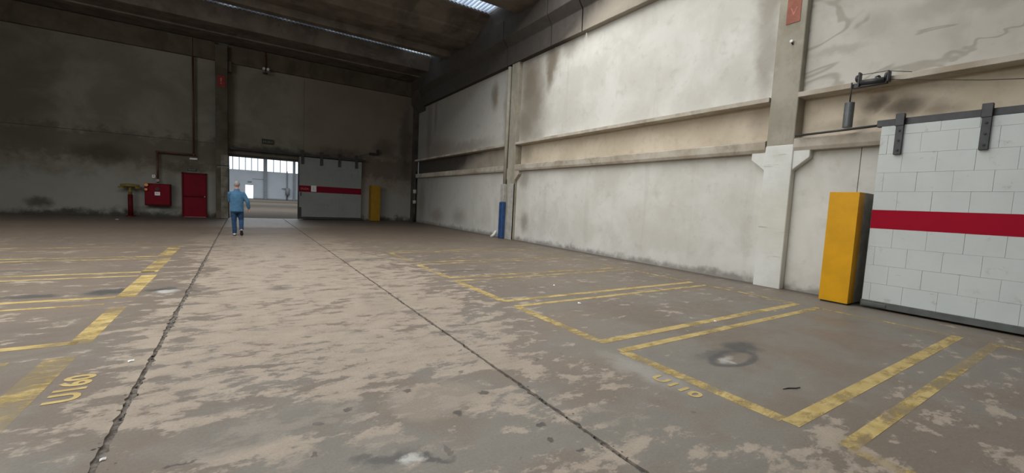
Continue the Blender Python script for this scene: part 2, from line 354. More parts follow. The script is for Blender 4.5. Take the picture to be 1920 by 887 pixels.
M = dict(
    floor=floor_material(), joint=joint_material(),
    line=line_material('floor_paint', 0.45, 0.30), line_worn=line_material('floor_paint_worn', 0.51, 0.16),
    line_faint=line_material('floor_paint_faint', 0.54, 0.10), text=line_material('floor_lettering', 0.36, 0.3),
    rwall=right_wall_material(), bwall=back_wall_material(),
    web=web_material(),
    flange=concrete('beam_flange', (0.36, 0.31, 0.24), (0.50, 0.46, 0.39), (0.17, 0.14, 0.105), 0.4, 1.4, False),
    pilaster=concrete('pilaster_concrete', (0.30, 0.28, 0.22), (0.38, 0.355, 0.29), (0.20, 0.17, 0.12), 0.5, 1.5),
    pilaster_white=board_marked_paint(),
    soot_and_shade=concrete('sooty_concrete', (0.055, 0.049, 0.043), (0.085, 0.074, 0.063), (0.05, 0.043, 0.036), 0.5),
    girder=girder_material(),
    ceil=concrete('roof_beam_concrete', (0.120, 0.100, 0.082), (0.175, 0.148, 0.120), (0.07, 0.058, 0.046), 0.6, 0.9, False),
    column=concrete('dark_column', (0.075, 0.062, 0.046), (0.115, 0.098, 0.076), (0.05, 0.042, 0.032), 0.5),
    jamb=concrete('jamb_blocks', (0.14, 0.13, 0.10), (0.24, 0.23, 0.19), (0.06, 0.055, 0.045), 0.6, 2.2),
    topbeam=concrete('wall_beam_concrete', (0.085, 0.070, 0.050), (0.12, 0.098, 0.072), (0.05, 0.042, 0.03), 0.5),
    block=painted_block('white_block_paint', (0.60, 0.635, 0.615)), block_far=painted_block('shaded_block_paint', (0.215, 0.225, 0.213), (0.12, 0.12, 0.11)), red_far=painted_block('shaded_red_stripe_paint', (0.15, 0.003, 0.014), (0.10, 0.004, 0.012)),  # far block and red: same paints darkened for the dim back wall
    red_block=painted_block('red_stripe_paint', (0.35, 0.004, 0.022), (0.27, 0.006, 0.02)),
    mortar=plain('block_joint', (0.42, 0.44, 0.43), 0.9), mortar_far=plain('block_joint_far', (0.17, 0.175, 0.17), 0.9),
    steel=plain('dark_steel', (0.050, 0.051, 0.052), 0.5, 0.3), rail=plain('grey_green_steel', (0.10, 0.108, 0.10), 0.55, 0.1),
    black=plain('black_steel', (0.022, 0.021, 0.020), 0.6), weight=plain('grey_counterweight_paint', (0.115, 0.125, 0.125), 0.45, 0.2),
    yellow=plain('yellow_enamel', (0.68, 0.335, 0.003), 0.5, 0, 0.07, 3, 0.3), yellow_far=plain('shaded_yellow_enamel', (0.25, 0.135, 0.003), 0.55, 0, 0.1, 3, 0.3), yellow_dull=plain('dull_yellow_paint', (0.16, 0.115, 0.018), 0.6),  # far yellow: the same enamel darkened for the dim back wall
    red=plain('red_enamel', (0.150, 0.002, 0.010), 0.55, 0, 0.1, 4, 0.15), red_dark=plain('dark_red_paint', (0.08, 0.004, 0.007), 0.6, 0, 0.1, 4, 0.15),
    pipe_red=plain('oxide_red_pipe', (0.085, 0.028, 0.018), 0.5), dirty_white=plain('dirty_white_paint', (0.40, 0.39, 0.35), 0.7), white=plain('white_plastic', (0.72, 0.72, 0.70), 0.5),
    amber=plain('amber_lens', (0.75, 0.30, 0.10), 0.3), blue=plain('blue_paint', (0.022, 0.065, 0.19), 0.5),
    sign_dark=plain('dark_green_sign', (0.022, 0.028, 0.022), 0.5), sign_ink=plain('grey_lettering', (0.22, 0.22, 0.21), 0.5),
    red_sign=plain('faded_red_plate', (0.30, 0.10, 0.06), 0.7), red_sign_dark=plain('red_plate', (0.22, 0.022, 0.018), 0.6),
    pale_red=plain('pale_red_print', (0.50, 0.16, 0.13), 0.6), far_wall=plain('pale_blue_grey_wall', (0.44, 0.47, 0.51), 0.8, 0, 0.05, 0.3),
    far_col=plain('grey_far_column', (0.20, 0.215, 0.235), 0.7), frame=plain('window_steel', (0.40, 0.42, 0.44), 0.6),
    far_floor=plain('far_floor_concrete', (0.115, 0.094, 0.074), 0.95, 0, 0.06, 0.3, 0.1),
    outer=plain('outside_render', (0.40, 0.38, 0.34), 0.9), sheet=sheet_material(), glass=glass_material(),
    skin=plain('skin', (0.46, 0.24, 0.17), 0.55, 0, 0.06), hair=hair_material(),
    shirt=plain('blue_denim_shirt', (0.062, 0.150, 0.255), 0.85, 0, 0.14, 14, 0.2), jeans=plain('dark_blue_jeans', (0.022, 0.055, 0.115), 0.85, 0, 0.25, 10, 0.2),
    shoe=plain('dark_shoe', (0.04, 0.035, 0.035), 0.6), sole=plain('pale_sole', (0.60, 0.58, 0.55), 0.6),
    paper=plain('white_scrap', (0.75, 0.75, 0.72), 0.8), stick=plain('dark_stick', (0.05, 0.045, 0.04), 0.8),
    chrome=plain('worn_chrome', (0.55, 0.55, 0.55), 0.25, 0.9), ground=plain('outside_ground', (0.42, 0.42, 0.40), 0.9),
)

# ------------------------------------------------------------------ object helpers
WL = {}                                           # world location of every object made
def empty(name, loc, label=None, cat=None, group=None, kind=None):
    o = bpy.data.objects.new(name, None); COL.objects.link(o); o.location = loc; WL[o.name] = Vector(loc)
    o.empty_display_size = 0.1
    tag(o, label, cat, group, kind); return o
def tag(o, label=None, cat=None, group=None, kind=None):
    if label: o['label'] = label
    if cat: o['category'] = cat
    if group: o['group'] = group
    if kind: o['kind'] = kind
    return o
def add(name, bm, mat, parent=None, smooth=False):
    xs = [v.co for v in bm.verts]
    lo = Vector((min(v.x for v in xs), min(v.y for v in xs), min(v.z for v in xs)))
    hi = Vector((max(v.x for v in xs), max(v.y for v in xs), max(v.z for v in xs)))
    org = Vector(((lo.x + hi.x) / 2, (lo.y + hi.y) / 2, lo.z))
    bmesh.ops.translate(bm, verts=bm.verts, vec=-org)
    bmesh.ops.recalc_face_normals(bm, faces=bm.faces)
    if smooth:
        for f in bm.faces: f.smooth = True
    me = bpy.data.meshes.new(name); bm.to_mesh(me); bm.free()
    me.materials.append(M[mat])
    return place(name, me, org, parent)
def place(name, me, org, parent=None, rot=None):
    o = bpy.data.objects.new(name, me); COL.objects.link(o); org = Vector(org)
    o.parent = parent
    o.location = org - (WL[parent.name] if parent else Vector())
    if rot: o.rotation_euler = rot
    WL[o.name] = org
    return o
def bbox(bm, x0, x1, y0, y1, z0, z1, bev=0.0):
    t = bmesh.new()
    vs = [t.verts.new((x, y, z)) for x in (x0, x1) for y in (y0, y1) for z in (z0, z1)]
    for f in ((0, 1, 3, 2), (4, 6, 7, 5), (0, 4, 5, 1), (2, 3, 7, 6), (0, 2, 6, 4), (1, 5, 7, 3)):
        t.faces.new([vs[i] for i in f])
    bmesh.ops.recalc_face_normals(t, faces=t.faces)
    if bev: bmesh.ops.bevel(t, geom=list(t.edges), offset=bev, segments=1, affect='EDGES')
    me = bpy.data.meshes.new('tmp'); t.to_mesh(me); t.free(); bm.from_mesh(me); bpy.data.meshes.remove(me)
    return bm
def box(name, x0, x1, y0, y1, z0, z1, mat, parent=None, bev=0.0):
    return add(name, bbox(bmesh.new(), x0, x1, y0, y1, z0, z1, bev), mat, parent)
def prism(name, pts, axis, a0, a1, mat, parent=None, bev=0.0):
    """extrude a 2D outline: axis 'X' -> pts are (y,z); 'Y' -> (x,z); 'Z' -> (x,y)"""
    bm = bmesh.new()
    def P(p, a): return {'X': (a, p[0], p[1]), 'Y': (p[0], a, p[1]), 'Z': (p[0], p[1], a)}[axis]
    lo = [bm.verts.new(P(p, a0)) for p in pts]; hi = [bm.verts.new(P(p, a1)) for p in pts]
    bm.faces.new(lo); bm.faces.new(hi[::-1]); n = len(pts)
    for i in range(n): bm.faces.new((lo[i], hi[i], hi[(i + 1) % n], lo[(i + 1) % n]))
    if bev: bmesh.ops.bevel(bm, geom=list(bm.edges), offset=bev, segments=1, affect='EDGES')
    return add(name, bm, mat, parent)
def tube_bm(bm, pts, radii, seg=12, cap=True, flat=None):
    """tube along pts; radii are numbers or (rx, ry); rx lies along world X where possible"""
    pts = [Vector(p) for p in pts]; rings = []
    for i, p in enumerate(pts):
        d = (pts[min(i + 1, len(pts) - 1)] - pts[max(i - 1, 0)]).normalized()
        ref = Vector((1, 0, 0)) if abs(d.x) < 0.9 else Vector((0, 1, 0))
        u = (ref - d * ref.dot(d)).normalized(); v = d.cross(u)
        r = radii[i] if isinstance(radii, (list, tuple)) else radii
        rx, ry = r if isinstance(r, (list, tuple)) else (r, r)
        rings.append([bm.verts.new(p + u * rx * math.cos(2 * PI * k / seg) + v * ry * math.sin(2 * PI * k / seg)) for k in range(seg)])
    for a, b in zip(rings, rings[1:]):
        for k in range(seg): bm.faces.new((a[k], a[(k + 1) % seg], b[(k + 1) % seg], b[k]))
    if cap: bm.faces.new(rings[0][::-1]); bm.faces.new(rings[-1])
    return bm
def tube(name, pts, radii, mat, parent=None, seg=12, smooth=True):
    return add(name, tube_bm(bmesh.new(), pts, radii, seg), mat, parent, smooth)
def ball_bm(bm, c, r, seg=16, rings=10):
    m = Matrix.Translation(c) @ Matrix.Diagonal((*r, 1))
    bmesh.ops.create_uvsphere(bm, u_segments=seg, v_segments=rings, radius=1, matrix=m); return bm
def disc(name, c, r, depth, axis, mat, parent=None, seg=20):
    a = Vector(axis).normalized() * depth / 2; c = Vector(c)
    return tube(name, [c - a, c + a], r, mat, parent, seg, False)
def text(name, s, size, mat, parent, loc, rot, squash=1.0, thick=0.001, cond=1.0, bold=0.0):
    cu = bpy.data.curves.new(name, 'FONT'); cu.body = s; cu.size = size; cu.extrude = thick
    cu.align_x = 'CENTER'; cu.align_y = 'CENTER'; cu.resolution_u = 3; cu.offset = bold
    o = bpy.data.objects.new(name, cu); COL.objects.link(o)
    dg = bpy.context.evaluated_depsgraph_get(); dg.update()
    me = bpy.data.meshes.new_from_object(o.evaluated_get(dg)); bpy.data.objects.remove(o); bpy.data.curves.remove(cu)
    me.transform(Matrix.Diagonal((cond, squash, 1, 1))); me.name = name
    me.materials.clear(); me.materials.append(M[mat])
    return place(name, me, loc, parent, rot)

XR, YB = 9.6, 26.9
XL, YF = -15.0, -9.0
# ================================================================== FLOOR
floor = box('floor', XL - 1, 26, YF - 1, 100, -0.40, -0.016, 'joint'); tag(floor, kind='structure')
def slab(x0, x1, jag0, jag1, y0=YF, y1=YB, mat='floor', seed=1):
    """a floor strip whose long edges crumble along the joint"""
    rnd = random.Random(seed); bm = bmesh.new(); n = int((y1 - y0) / 0.045)
    def wob(j):
        out = []; drift = 0
        for i in range(n + 1):
            drift = drift * 0.86 + rnd.uniform(-1, 1) * 0.42
            spike = -rnd.random() ** 6 * 2.2
            out.append(j * (drift * 0.55 + spike * 0.9 + rnd.uniform(-.3, .3)))
        return out
    a, b = wob(jag0), wob(jag1); L = []; R = []
    for i in range(n + 1):
        y = y0 + (y1 - y0) * i / n
        L.append(bm.verts.new((x0 - (a[i] if jag0 else 0), y, 0))); R.append(bm.verts.new((x1 + (b[i] if jag1 else 0), y, 0)))
    for i in range(n): bm.faces.new((L[i], R[i], R[i + 1], L[i + 1]))
    geo = bmesh.ops.extrude_face_region(bm, geom=list(bm.faces))
    bmesh.ops.translate(bm, verts=[v for v in geo['geom'] if isinstance(v, bmesh.types.BMVert)], vec=(0, 0, -0.02))
    return add('floor_slab', bm, mat, floor)
slab(XL, -0.683, 0, 0.012, seed=3)
slab(-0.647, 1.922, 0.013, 0.010, seed=5)
slab(1.950, XR + .3, 0.009, 0, seed=9)
box('floor_slab', -25, 26, YB, 99, -0.02, -0.001, 'far_floor', floor)
box('door_sill', -0.62, 2.95, YB - 0.04, YB + 0.12, -0.02, 0.004, 'frame', floor)
# crumbs broken out of the joints
rnd = random.Random(4)
bm = bmesh.new()
for k in range(420):
    jx = rnd.choice((-0.665, -0.665, 1.935)); y = 1.2 + rnd.random() ** 1.8 * 9
    r = rnd.uniform(0.004, 0.013); c = Vector((jx + rnd.gauss(0, 0.035), y, r * 0.3 - 0.008))
    bmesh.ops.create_icosphere(bm, subdivisions=1, radius=r, matrix=Matrix.Translation(c) @ Matrix.Diagonal((rnd.uniform(.6, 1.4), rnd.uniform(.6, 1.4), .7, 1)))
cr = add('joint_crumbs', bm, 'joint', floor); cr['kind'] = 'stuff'

def line(x0, x1, y0, y1, mat='line'):
    bm = bmesh.new(); z = 0.0022
    bbox(bm, x0, x1, y0, y1, 0.0004, z)
    return add('painted_line', bm, mat, floor)
PAIRS = ((1.36, 0.93), (3.31, 2.91), (5.37, 4.94), (7.43, 7.00), (9.48, 9.07), (11.57, 11.18))
# right-hand bays
for k, (ya, yb) in enumerate(PAIRS):
    m = ('line', 'line', 'line', 'line_worn', 'line_faint', 'line_faint')[k]
    line(3.36, 8.18, ya - 0.115, ya, m)
    line(3.36, 8.18, yb - 0.015, yb + 0.085, ('line_worn' if k == 0 else m))
for k in range(len(PAIRS) - 1):
    m = ('line_worn', 'line_worn', 'line_worn', 'line_faint', 'line_faint')[k]
    line(3.31, 3.44, PAIRS[k][0], PAIRS[k + 1][1], m)
    line(8.12, 8.20, PAIRS[k][0], PAIRS[k + 1][1], 'line_worn' if k < 3 else 'line_faint')
line(3.31, 3.42, -1.0, 0.95, 'line_faint'); line(8.12, 8.20, -1.0, 0.95, 'line_worn')
# left-hand bays
LP = ((5.42, 4.97), (7.46, 7.04), (9.50, 9.10), (11.58, 11.20), (13.40, 13.25))
for k, (ya, yb) in enumerate(LP):
    m = ('line', 'line', 'line', 'line_worn', 'line_faint')[k]
    line(-7.2, -1.30, ya - 0.105, ya, m)
    if k < 4: line(-7.2, -1.45 if k else -1.6, yb - 0.08, yb, ('line_worn', 'line_worn', 'line', 'line_worn')[k])
line(-1.40, -1.20, 2.9, LP[0][1], 'line_faint')
line(-1.36, -1.20, LP[0][0] - .1, LP[1][1] - .25, 'line_worn'); line(-1.42, -1.22, LP[1][0] - .1, LP[2][1], 'line')
line(-1.48, -1.26, LP[2][0] - .1, LP[3][1], 'line_worn'); line(-1.54, -1.30, LP[3][0] - .1, LP[4][0], 'line_faint')
text('floor_code', 'U160', 0.235, 'text', floor, (-1.04, 4.17, 0.0024), (0, 0, PI / 2), 1.0, 0.0006, 1.0, 0.008)
text('floor_code', 'U110', 0.20, 'text', floor, (3.14, 2.11, 0.0024), (0, 0, -PI / 2), 0.85, 0.0006, 1.05, 0.007)

# ================================================================== RIGHT WALL
wr = box('wall_right', XR + 0.35, XR + 0.6, YF, YB + 0.3, -0.03, 9.6, 'mortar'); tag(wr, kind='structure')
TN = [0]
def trim(loc):
    TN[0] += 1; return empty('trim_%d' % TN[0], loc, kind='structure')
BAYS = ((-5.55, 4.15), (4.66, 14.56), (15.3, 26.6))
PIL = ((4.13, 4.66), (14.55, 15.08))
def ringbeam(y0, y1, web='web'):
    wr = trim((9.6, (y0 + y1) / 2, 2.86))
    up = [(9.40, 4.03), (9.40, 3.93), (9.95, 3.93), (9.95, 4.03)]
    prism('beam_flange', up, 'Y', y0, y1, 'flange', wr, 0.006)
    lo = [(9.42, 3.10), (9.42, 2.93), (9.45, 2.86), (9.95, 2.86), (9.95, 3.13), (9.5, 3.13)]
    prism('beam_flange', lo, 'Y', y0, y1, 'flange', wr, 0.006)
    box('beam_web', 9.74, 9.80, y0, y1, 3.10, 3.95, web, wr)
for k, (y0, y1) in enumerate(BAYS):
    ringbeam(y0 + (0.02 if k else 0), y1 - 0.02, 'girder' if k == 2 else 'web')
    cuts = {0: (y0, 3.05, y1), 1: (y0, y1), 2: (y0, y1)}[k]
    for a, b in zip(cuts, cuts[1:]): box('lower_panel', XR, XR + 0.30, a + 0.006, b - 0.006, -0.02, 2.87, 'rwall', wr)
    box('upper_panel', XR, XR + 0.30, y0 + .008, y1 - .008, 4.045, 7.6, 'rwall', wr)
def pilaster(y0, y1, white=True):
    wr = trim((9.6, (y0 + y1) / 2, 0))
    p = box('pilaster', 9.43, 9.95, y0, y1, -0.02, 7.4, 'pilaster', wr, 0.012)
    if white: box('painted_base', 9.424, 9.60, y0 - 0.004, y1 + 0.004, -0.02, 3.0, 'pilaster_white', p, 0.012)
    for s, ye in ((-1, y0), (1, y1)):
        pts = [(ye - s * 0.01, 2.98), (ye + s * 0.30, 2.98), (ye + s * 0.30, 2.72), (ye - s * 0.01, 2.46)]
        prism('corbel', pts, 'X', 9.45, 9.62, 'pilaster_white' if white else 'flange', p, 0.012)
    return p
pilaster(*PIL[0]); p2 = pilaster(*PIL[1], white=False)
box('painted_base', 9.425, 9.5, 14.55, 14.95, -0.02, 2.35, 'dirty_white', p2, 0.01)
pilaster(-6.1, -5.6)
wc = trim((9.5, 26.6, 0))
box('pilaster', 9.35, 9.64, 26.45, 26.9, -0.02, 7.6, 'soot_and_shade', wc, 0.012)
prism('capital', [(9.62, 7.0), (9.15, 7.55), (9.15, 8.3), (9.62, 8.3)], 'Y', 25.3, 26.75, 'soot_and_shade', wc, 0.015)
wg = trim((9.5, 9, 7.27))
gp = [(9.38, 7.27), (9.38, 8.0), (9.12, 8.3), (9.12, 9.05), (9.9, 9.05), (9.9, 7.27)]
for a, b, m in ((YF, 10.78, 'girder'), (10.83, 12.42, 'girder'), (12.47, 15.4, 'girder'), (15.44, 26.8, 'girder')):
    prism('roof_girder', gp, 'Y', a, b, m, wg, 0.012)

# ================================================================== BACK WALL
wb = box('wall_back', XL, -1.6 + .02, YB + 0.05, YB + 0.28, 2.26, 9.6, 'mortar_far'); tag(wb, kind='structure')
box('wall_core', XL, -2.58, YB + 0.05, YB + 0.28, -0.03, 2.26, 'mortar_far', wb)
box('wall_core', -1.56, -0.62, YB + 0.05, YB + 0.28, -0.03, 9.6, 'mortar_far', wb)
box('wall_core', -0.62, 2.95, YB + 0.05, YB + 0.28, 3.40, 9.6, 'mortar_far', wb)
box('wall_core', 2.95, XR + .1, YB + 0.05, YB + 0.28, -0.03, 9.6, 'mortar_far', wb)
def bp(x0, x1, z0, z1, dy=0.0): box('wall_panel', x0 + .006, x1 - .006, YB - dy, YB + 0.06, z0 + .006, z1 - .006, 'bwall', wb, 0.004)
bp(XL, -1.0, 3.875, 8.1)
prism('wall_panel', [(XL, -0.02), (-2.58, -0.02), (-2.58, 2.26), (-1.56, 2.26), (-1.56, -0.02), (-1.0, -0.02), (-1.0, 3.855), (XL, 3.855)], 'Y', YB, YB + 0.06, 'bwall', wb)
bp(-0.66, 2.95, 3.40, 8.1); bp(2.95, 9.62, -0.02, 8.1)
wt = trim((-0.9, 26.8, 0))
prism('wall_beam', [(26.72, 8.05), (26.72, 8.95), (27.1, 8.95), (27.1, 8.05)], 'X', XL, -1.17, 'topbeam', wt, 0.012)
prism('wall_beam', [(26.72, 8.05), (26.72, 8.95), (27.1, 8.95), (27.1, 8.05)], 'X', -0.64, 9.3, 'topbeam', wt, 0.012)
box('column', -1.17, -0.64, 26.50, 27.05, -0.02, 8.80, 'column', wt, 0.015)
box('column_haunch', -0.64, -0.48, 26.6, 27.0, 7.55, 8.1, 'column', wt, 0.012)
for k in range(6):
    box('jamb_block', -0.95, -0.632, 26.485, 26.95, 0.0 + k * 0.55, 0.543 + k * 0.55, 'jamb', wt, 0.01)
box('lintel', -0.62, 2.95, YB - 0.03, YB + 0.30, 3.30, 3.42, 'soot_and_shade', wt, 0.008)
box('steel_jamb', -0.635, -0.60, YB - 0.15, YB + 0.30, 0, 3.31, 'black', wt)
# out of frame: left wall with high windows, wall behind the camera
wl = box('wall_left', XL - 0.3, XL, YF, YB, -0.03, 5.2, 'bwall'); tag(wl, kind='structure')
box('wall_core', XL - 0.3, XL, YF, YB, 8.6, 9.9, 'bwall', wl)
ys = [YF] + [v for y in WIN_Y for v in (y - 1.55, y + 1.55)] + [YB]
for a, b in zip(ys[0::2], ys[1::2]): box('wall_pier', XL - 0.3, XL, a, b, 5.2, 8.6, 'bwall', wl)
tag(box('wall_front', XL, XR + .3, YF - 0.3, YF, -0.03, 9.9, 'bwall'), kind='structure')
WN = [0]
def window(axis, p0, p1, z0, z1, at, npan, depth=0.08):
    WN[0] += 1; w = empty('window_%d' % WN[0], ((p0 + p1) / 2, at, z0) if axis == 'X' else (at, (p0 + p1) / 2, z0), kind='structure')
    def b(nm, a0, a1, c0, c1, mat, d=depth):
        if axis == 'X': box(nm, a0, a1, at - d / 2, at + d / 2, c0, c1, mat, w)
        else: box(nm, at - d / 2, at + d / 2, a0, a1, c0, c1, mat, w)
    b('frame_rail', p0, p1, z0, z0 + 0.06, 'frame'); b('frame_rail', p0, p1, z1 - 0.06, z1, 'frame')
    step = (p1 - p0) / npan
    for k in range(npan + 1): b('mullion', p0 + k * step - 0.07, p0 + k * step + 0.07, z0 + .06, z1 - .06, 'far_col')
    for k in range(npan): b('pane', p0 + k * step + 0.07, p0 + (k + 1) * step - 0.07, z0 + 0.06, z1 - 0.06, 'glass', 0.012)

# ================================================================== CEILING
ceiling = box('ceiling', XL, XR + .3, 23.6, YB + .3, 9.75, 9.95, 'ceil'); tag(ceiling, kind='structure')
def roofbeam(L, b, f, Fl, kink=True, pocket=None):
    pts = [(L, 9.66), (L, 9.98), (Fl, 9.98), (Fl, 9.66), (f, 8.97)]
    if pocket: a, c = pocket; pts += [(c, 8.97), (c - 0.1, 9.24), (a + 0.1, 9.24), (a, 8.97)]
    pts += [(b, 8.97)]
    if kink: pts += [(b - (b - L) * 0.36, 9.20), (b - (b - L) * 0.40, 9.27)]
    return prism('roof_beam', pts, 'X', XL, 9.14, 'ceil', ceiling, 0.012)
roofbeam(16.60, 18.30, 21.15, 22.20, True, (19.35, 20.75)); roofbeam(23.50, 23.85, 26.7, 26.85, False)
roofbeam(11.20, 12.90, 14.35, 15.30); roofbeam(5.80, 7.50, 8.95, 9.90); roofbeam(0.40, 2.10, 3.55, 4.50)
roofbeam(-5.0, -3.3, -1.85, -0.90); roofbeam(-9.2, -8.7, -7.2, -5.0)
box('edge_wall', 9.12, 9.9, YF, 26.8, 9.04, 10.1, 'soot_and_shade', ceiling)
box('purlin', XL, 9.3, 25.1, 25.5, 8.90, 8.99, 'ceil', ceiling, 0.01)
def sheet_mesh(w, y0, y1, z=9.73, amp=0.026, per=0.18, seg=8):
    bm = bmesh.new(); n = int(round(w / per)) * seg
    rows = [[bm.verts.new((w * i / n - w / 2, y, amp * math.sin(2 * PI * i / seg))) for i in range(n + 1)] for y in (y0, (y0 + y1) / 2, y1)]
    for a, b in zip(rows, rows[1:]):
        for i in range(n): bm.faces.new((a[i], a[i + 1], b[i + 1], b[i])).smooth = True
    me = bpy.data.meshes.new('roof_sheet'); bm.to_mesh(me); bm.free(); me.materials.append(M['sheet']); return me
for yc, half in ((15.95, 0.76), (22.9, 0.72)):
    me = sheet_mesh(1.08, -half, half)
    for k in range(22): place('roof_sheet', me, (8.5 - 1.08 * k, yc, 9.73), ceiling)
for yc in SKY_Y:
    me = sheet_mesh(23.76, -0.75, 0.75); place('roof_sheet', me, (-3.0, yc, 10.03), ceiling)

# ================================================================== HALL BEYOND THE OPENING
YW = 92.0
wf = box('wall_far', -25, 0.42, YW, YW + 0.3, 0, 5.25, 'far_wall'); tag(wf, kind='structure')
box('wall_core', 0.42, 1.66, YW, YW + 0.3, 2.55, 5.25, 'far_wall', wf)
box('wall_core', 1.66, 26, YW, YW + 0.3, 0, 5.25, 'far_wall', wf)
box('wall_core', -25, 26, YW, YW + 0.3, 7.6, 10, 'far_wall', wf)
box('wall_core', -25, -9, YW, YW + 0.3, 5.25, 7.6, 'far_wall', wf); box('wall_core', 13.2, 26, YW, YW + 0.3, 5.25, 7.6, 'far_wall', wf)
wq = trim((3.6, YW - .2, 0))
for x0, x1 in ((3.35, 3.85), (8.28, 8.62), (-2.9, -2.5), (12.9, 13.3)): box('column', x0, x1, YW - 0.45, YW + 0.1, 0, 9.6, 'far_col', wq, 0.02)
box('wall_rail', 1.5, 3.35, YW - 0.06, YW + .02, 3.68, 3.78, 'far_col', wq)
tag(box('baseboard_far', 1.66, 25, YW - 0.05, YW, 0, 0.22, 'far_col'), kind='structure')
window('X', -2.5, 3.35, 5.25, 7.6, YW + 0.1, 6); window('X', 3.85, 8.28, 5.25, 7.6, YW + 0.1, 4); window('X', 8.62, 12.9, 5.25, 7.6, YW + 0.1, 4)
window('X', -9.0, -2.9, 5.25, 7.6, YW + 0.1, 6)
for y in WIN_Y: window('Y', y - 1.55, y + 1.55, 5.2, 8.6, XL - 0.1, 3)
tag(box('wall_side', -25.3, -25, YB, YW + .3, 0, 10, 'far_wall'), kind='structure')
tag(box('wall_side', 26, 26.3, YB, YW + .3, 0, 10, 'far_wall'), kind='structure')
c2 = box('ceiling', -25.3, 26.3, YB + .28, YW + .3, 9.7, 10, 'far_wall'); tag(c2, kind='structure')
tag(box('ground', -60, 60, YW + 0.3, 160, -0.3, -0.02, 'ground'), kind='structure')
dp = empty('standpipe', (7.22, YW - 0.2, 0), 'thin grey pipe with a drum on the far pale wall beyond the opening', 'pipe')
tube('pipe', [(7.22, YW - .2, 0), (7.22, YW - .2, 5.6)], 0.11, 'far_col', dp, 8)
tube('drum', [(7.3, YW - .42, 1.0), (7.3, YW - .42, 2.35)], 0.36, 'far_col', dp, 12)
tube('valve_arm', [(7.2, YW - .3, 2.25), (6.35, YW - .3, 2.25)], 0.07, 'far_col', dp, 8)
sg = empty('exit_sign', (1.1, YW - .05, 3.0), 'small grey sign above the bright far doorway', 'sign')
box('plate', 0.78, 1.42, YW - 0.06, YW, 3.0, 3.3, 'far_col', sg)

# ================================================================== THINGS ON THE RIGHT WALL
def block_door(name, label, to_world, length, thick, core, blk, rnd, red='red_block'):
    """sliding fire door: painted blocks in half bond; local u along the door, d depth (0 = face), z up"""
    root = empty(name, to_world(length / 2, thick / 2, 0.0), label, 'door')
    def bx(nm, u0, u1, d0, d1, z0, z1, mat, parent, bev=0.0):
        a = Vector(to_world(u0, d0, z0)); b = Vector(to_world(u1, d1, z1))
        return box(nm, min(a.x, b.x), max(a.x, b.x), min(a.y, b.y), max(a.y, b.y), min(a.z, b.z), max(a.z, b.z), mat, parent, bev)
    bx('core', 0.01, length - 0.01, 0.012, thick, 0.14, 3.11, core, root)
    zs = [0.14, 0.445, 0.76, 1.075, 1.39, 1.705, 2.02, 2.335, 2.65, 2.965, 3.118]
    for r in range(10):
        u = -0.415 * (0.0 if r % 2 else 0.5) - 0.105
        while u < length:
            a, b = max(u, 0.0), min(u + 0.415, length); u += 0.415
            if b - a < 0.03: continue
            g = 0.001; mat = blk
            if r == 4: mat = red; g = 0.0
            j = rnd.uniform(-0.0015, 0.0015) * (r != 4)
            bx('block', a + g, b - g, 0.0 + j, 0.05, zs[r] + g, zs[r + 1] - g, mat, root, 0.0022 if r != 4 else 0.0006)
    return root, bx
rn = random.Random(11)
TW = lambda u, d, z: (9.13 + d, 2.66 - u, z)
sd, bx = block_door('sliding_fire_door', 'large white painted block sliding door with red stripe, beside the near yellow box', TW, 4.1, 0.14, 'mortar', 'block', rn)
bx('bottom_rail', -0.01, 4.1, -0.02, 0.12, 0.035, 0.145, 'rail', sd, 0.006)
bx('rail_cap', 0.0, 0.34, -0.03, 0.0, 0.05, 0.11, 'rail', sd, 0.008)
for u in (0.245, 1.205, 2.16, 3.12):
    h = bx('hanger', u - 0.05, u + 0.05, -0.045, -0.005, 2.63, 3.26, 'steel', sd, 0.006)
    for z in (2.70, 2.86, 3.02):
        c = TW(u, -0.052, z); disc('bolt', c, 0.016, 0.02, (1, 0, 0), 'black', h, 8)
    bx('roller_bracket', u - 0.065, u + 0.05, -0.055, 0.02, 3.10, 3.30, 'steel', sd, 0.006)
tr = empty('door_track', (9.22, 0.8, 3.12), 'long grey steel track above the white sliding door on the right wall', 'rail')
box('track_bar', 9.16, 9.27, -5.0, 2.74, 3.125, 3.235, 'steel', tr, 0.004)
tube('track_rod', [(9.40, 4.10, 3.155), (9.22, 2.74, 3.16)], 0.022, 'steel', tr, 8)
for y in (2.0, 0.6, -0.9, -2.4): box('track_bracket', 9.26, 9.64, y - 0.03, y + 0.03, 3.14, 3.22, 'steel', tr)

gb = empty('counterweight_guard', (9.3, 3.0, 0), 'tall bright yellow steel box against the right wall beside white sliding door', 'box')
YG0, YG1 = 2.80, 3.24
box('front_panel', 8.95, 8.965, YG0, YG1, 0.03, 2.0, 'yellow', gb, 0.003)
box('side_panel', 8.965, 9.20, YG0, YG0 + 0.012, 0.03, 2.0, 'yellow', gb, 0.002)
box('side_panel', 8.965, 9.20, YG1 - 0.012, YG1, 0.03, 2.0, 'yellow', gb, 0.002)
box('wall_flange', 9.20, 9.595, YG0, YG0 + 0.012, 0.03, 2.0, 'outer', gb); box('wall_flange', 9.20, 9.595, YG1 - 0.012, YG1, 0.03, 2.0, 'outer', gb)
box('base_channel', 8.98, 9.59, YG0 + .02, YG1 - .02, 0.0, 0.035, 'black', gb)

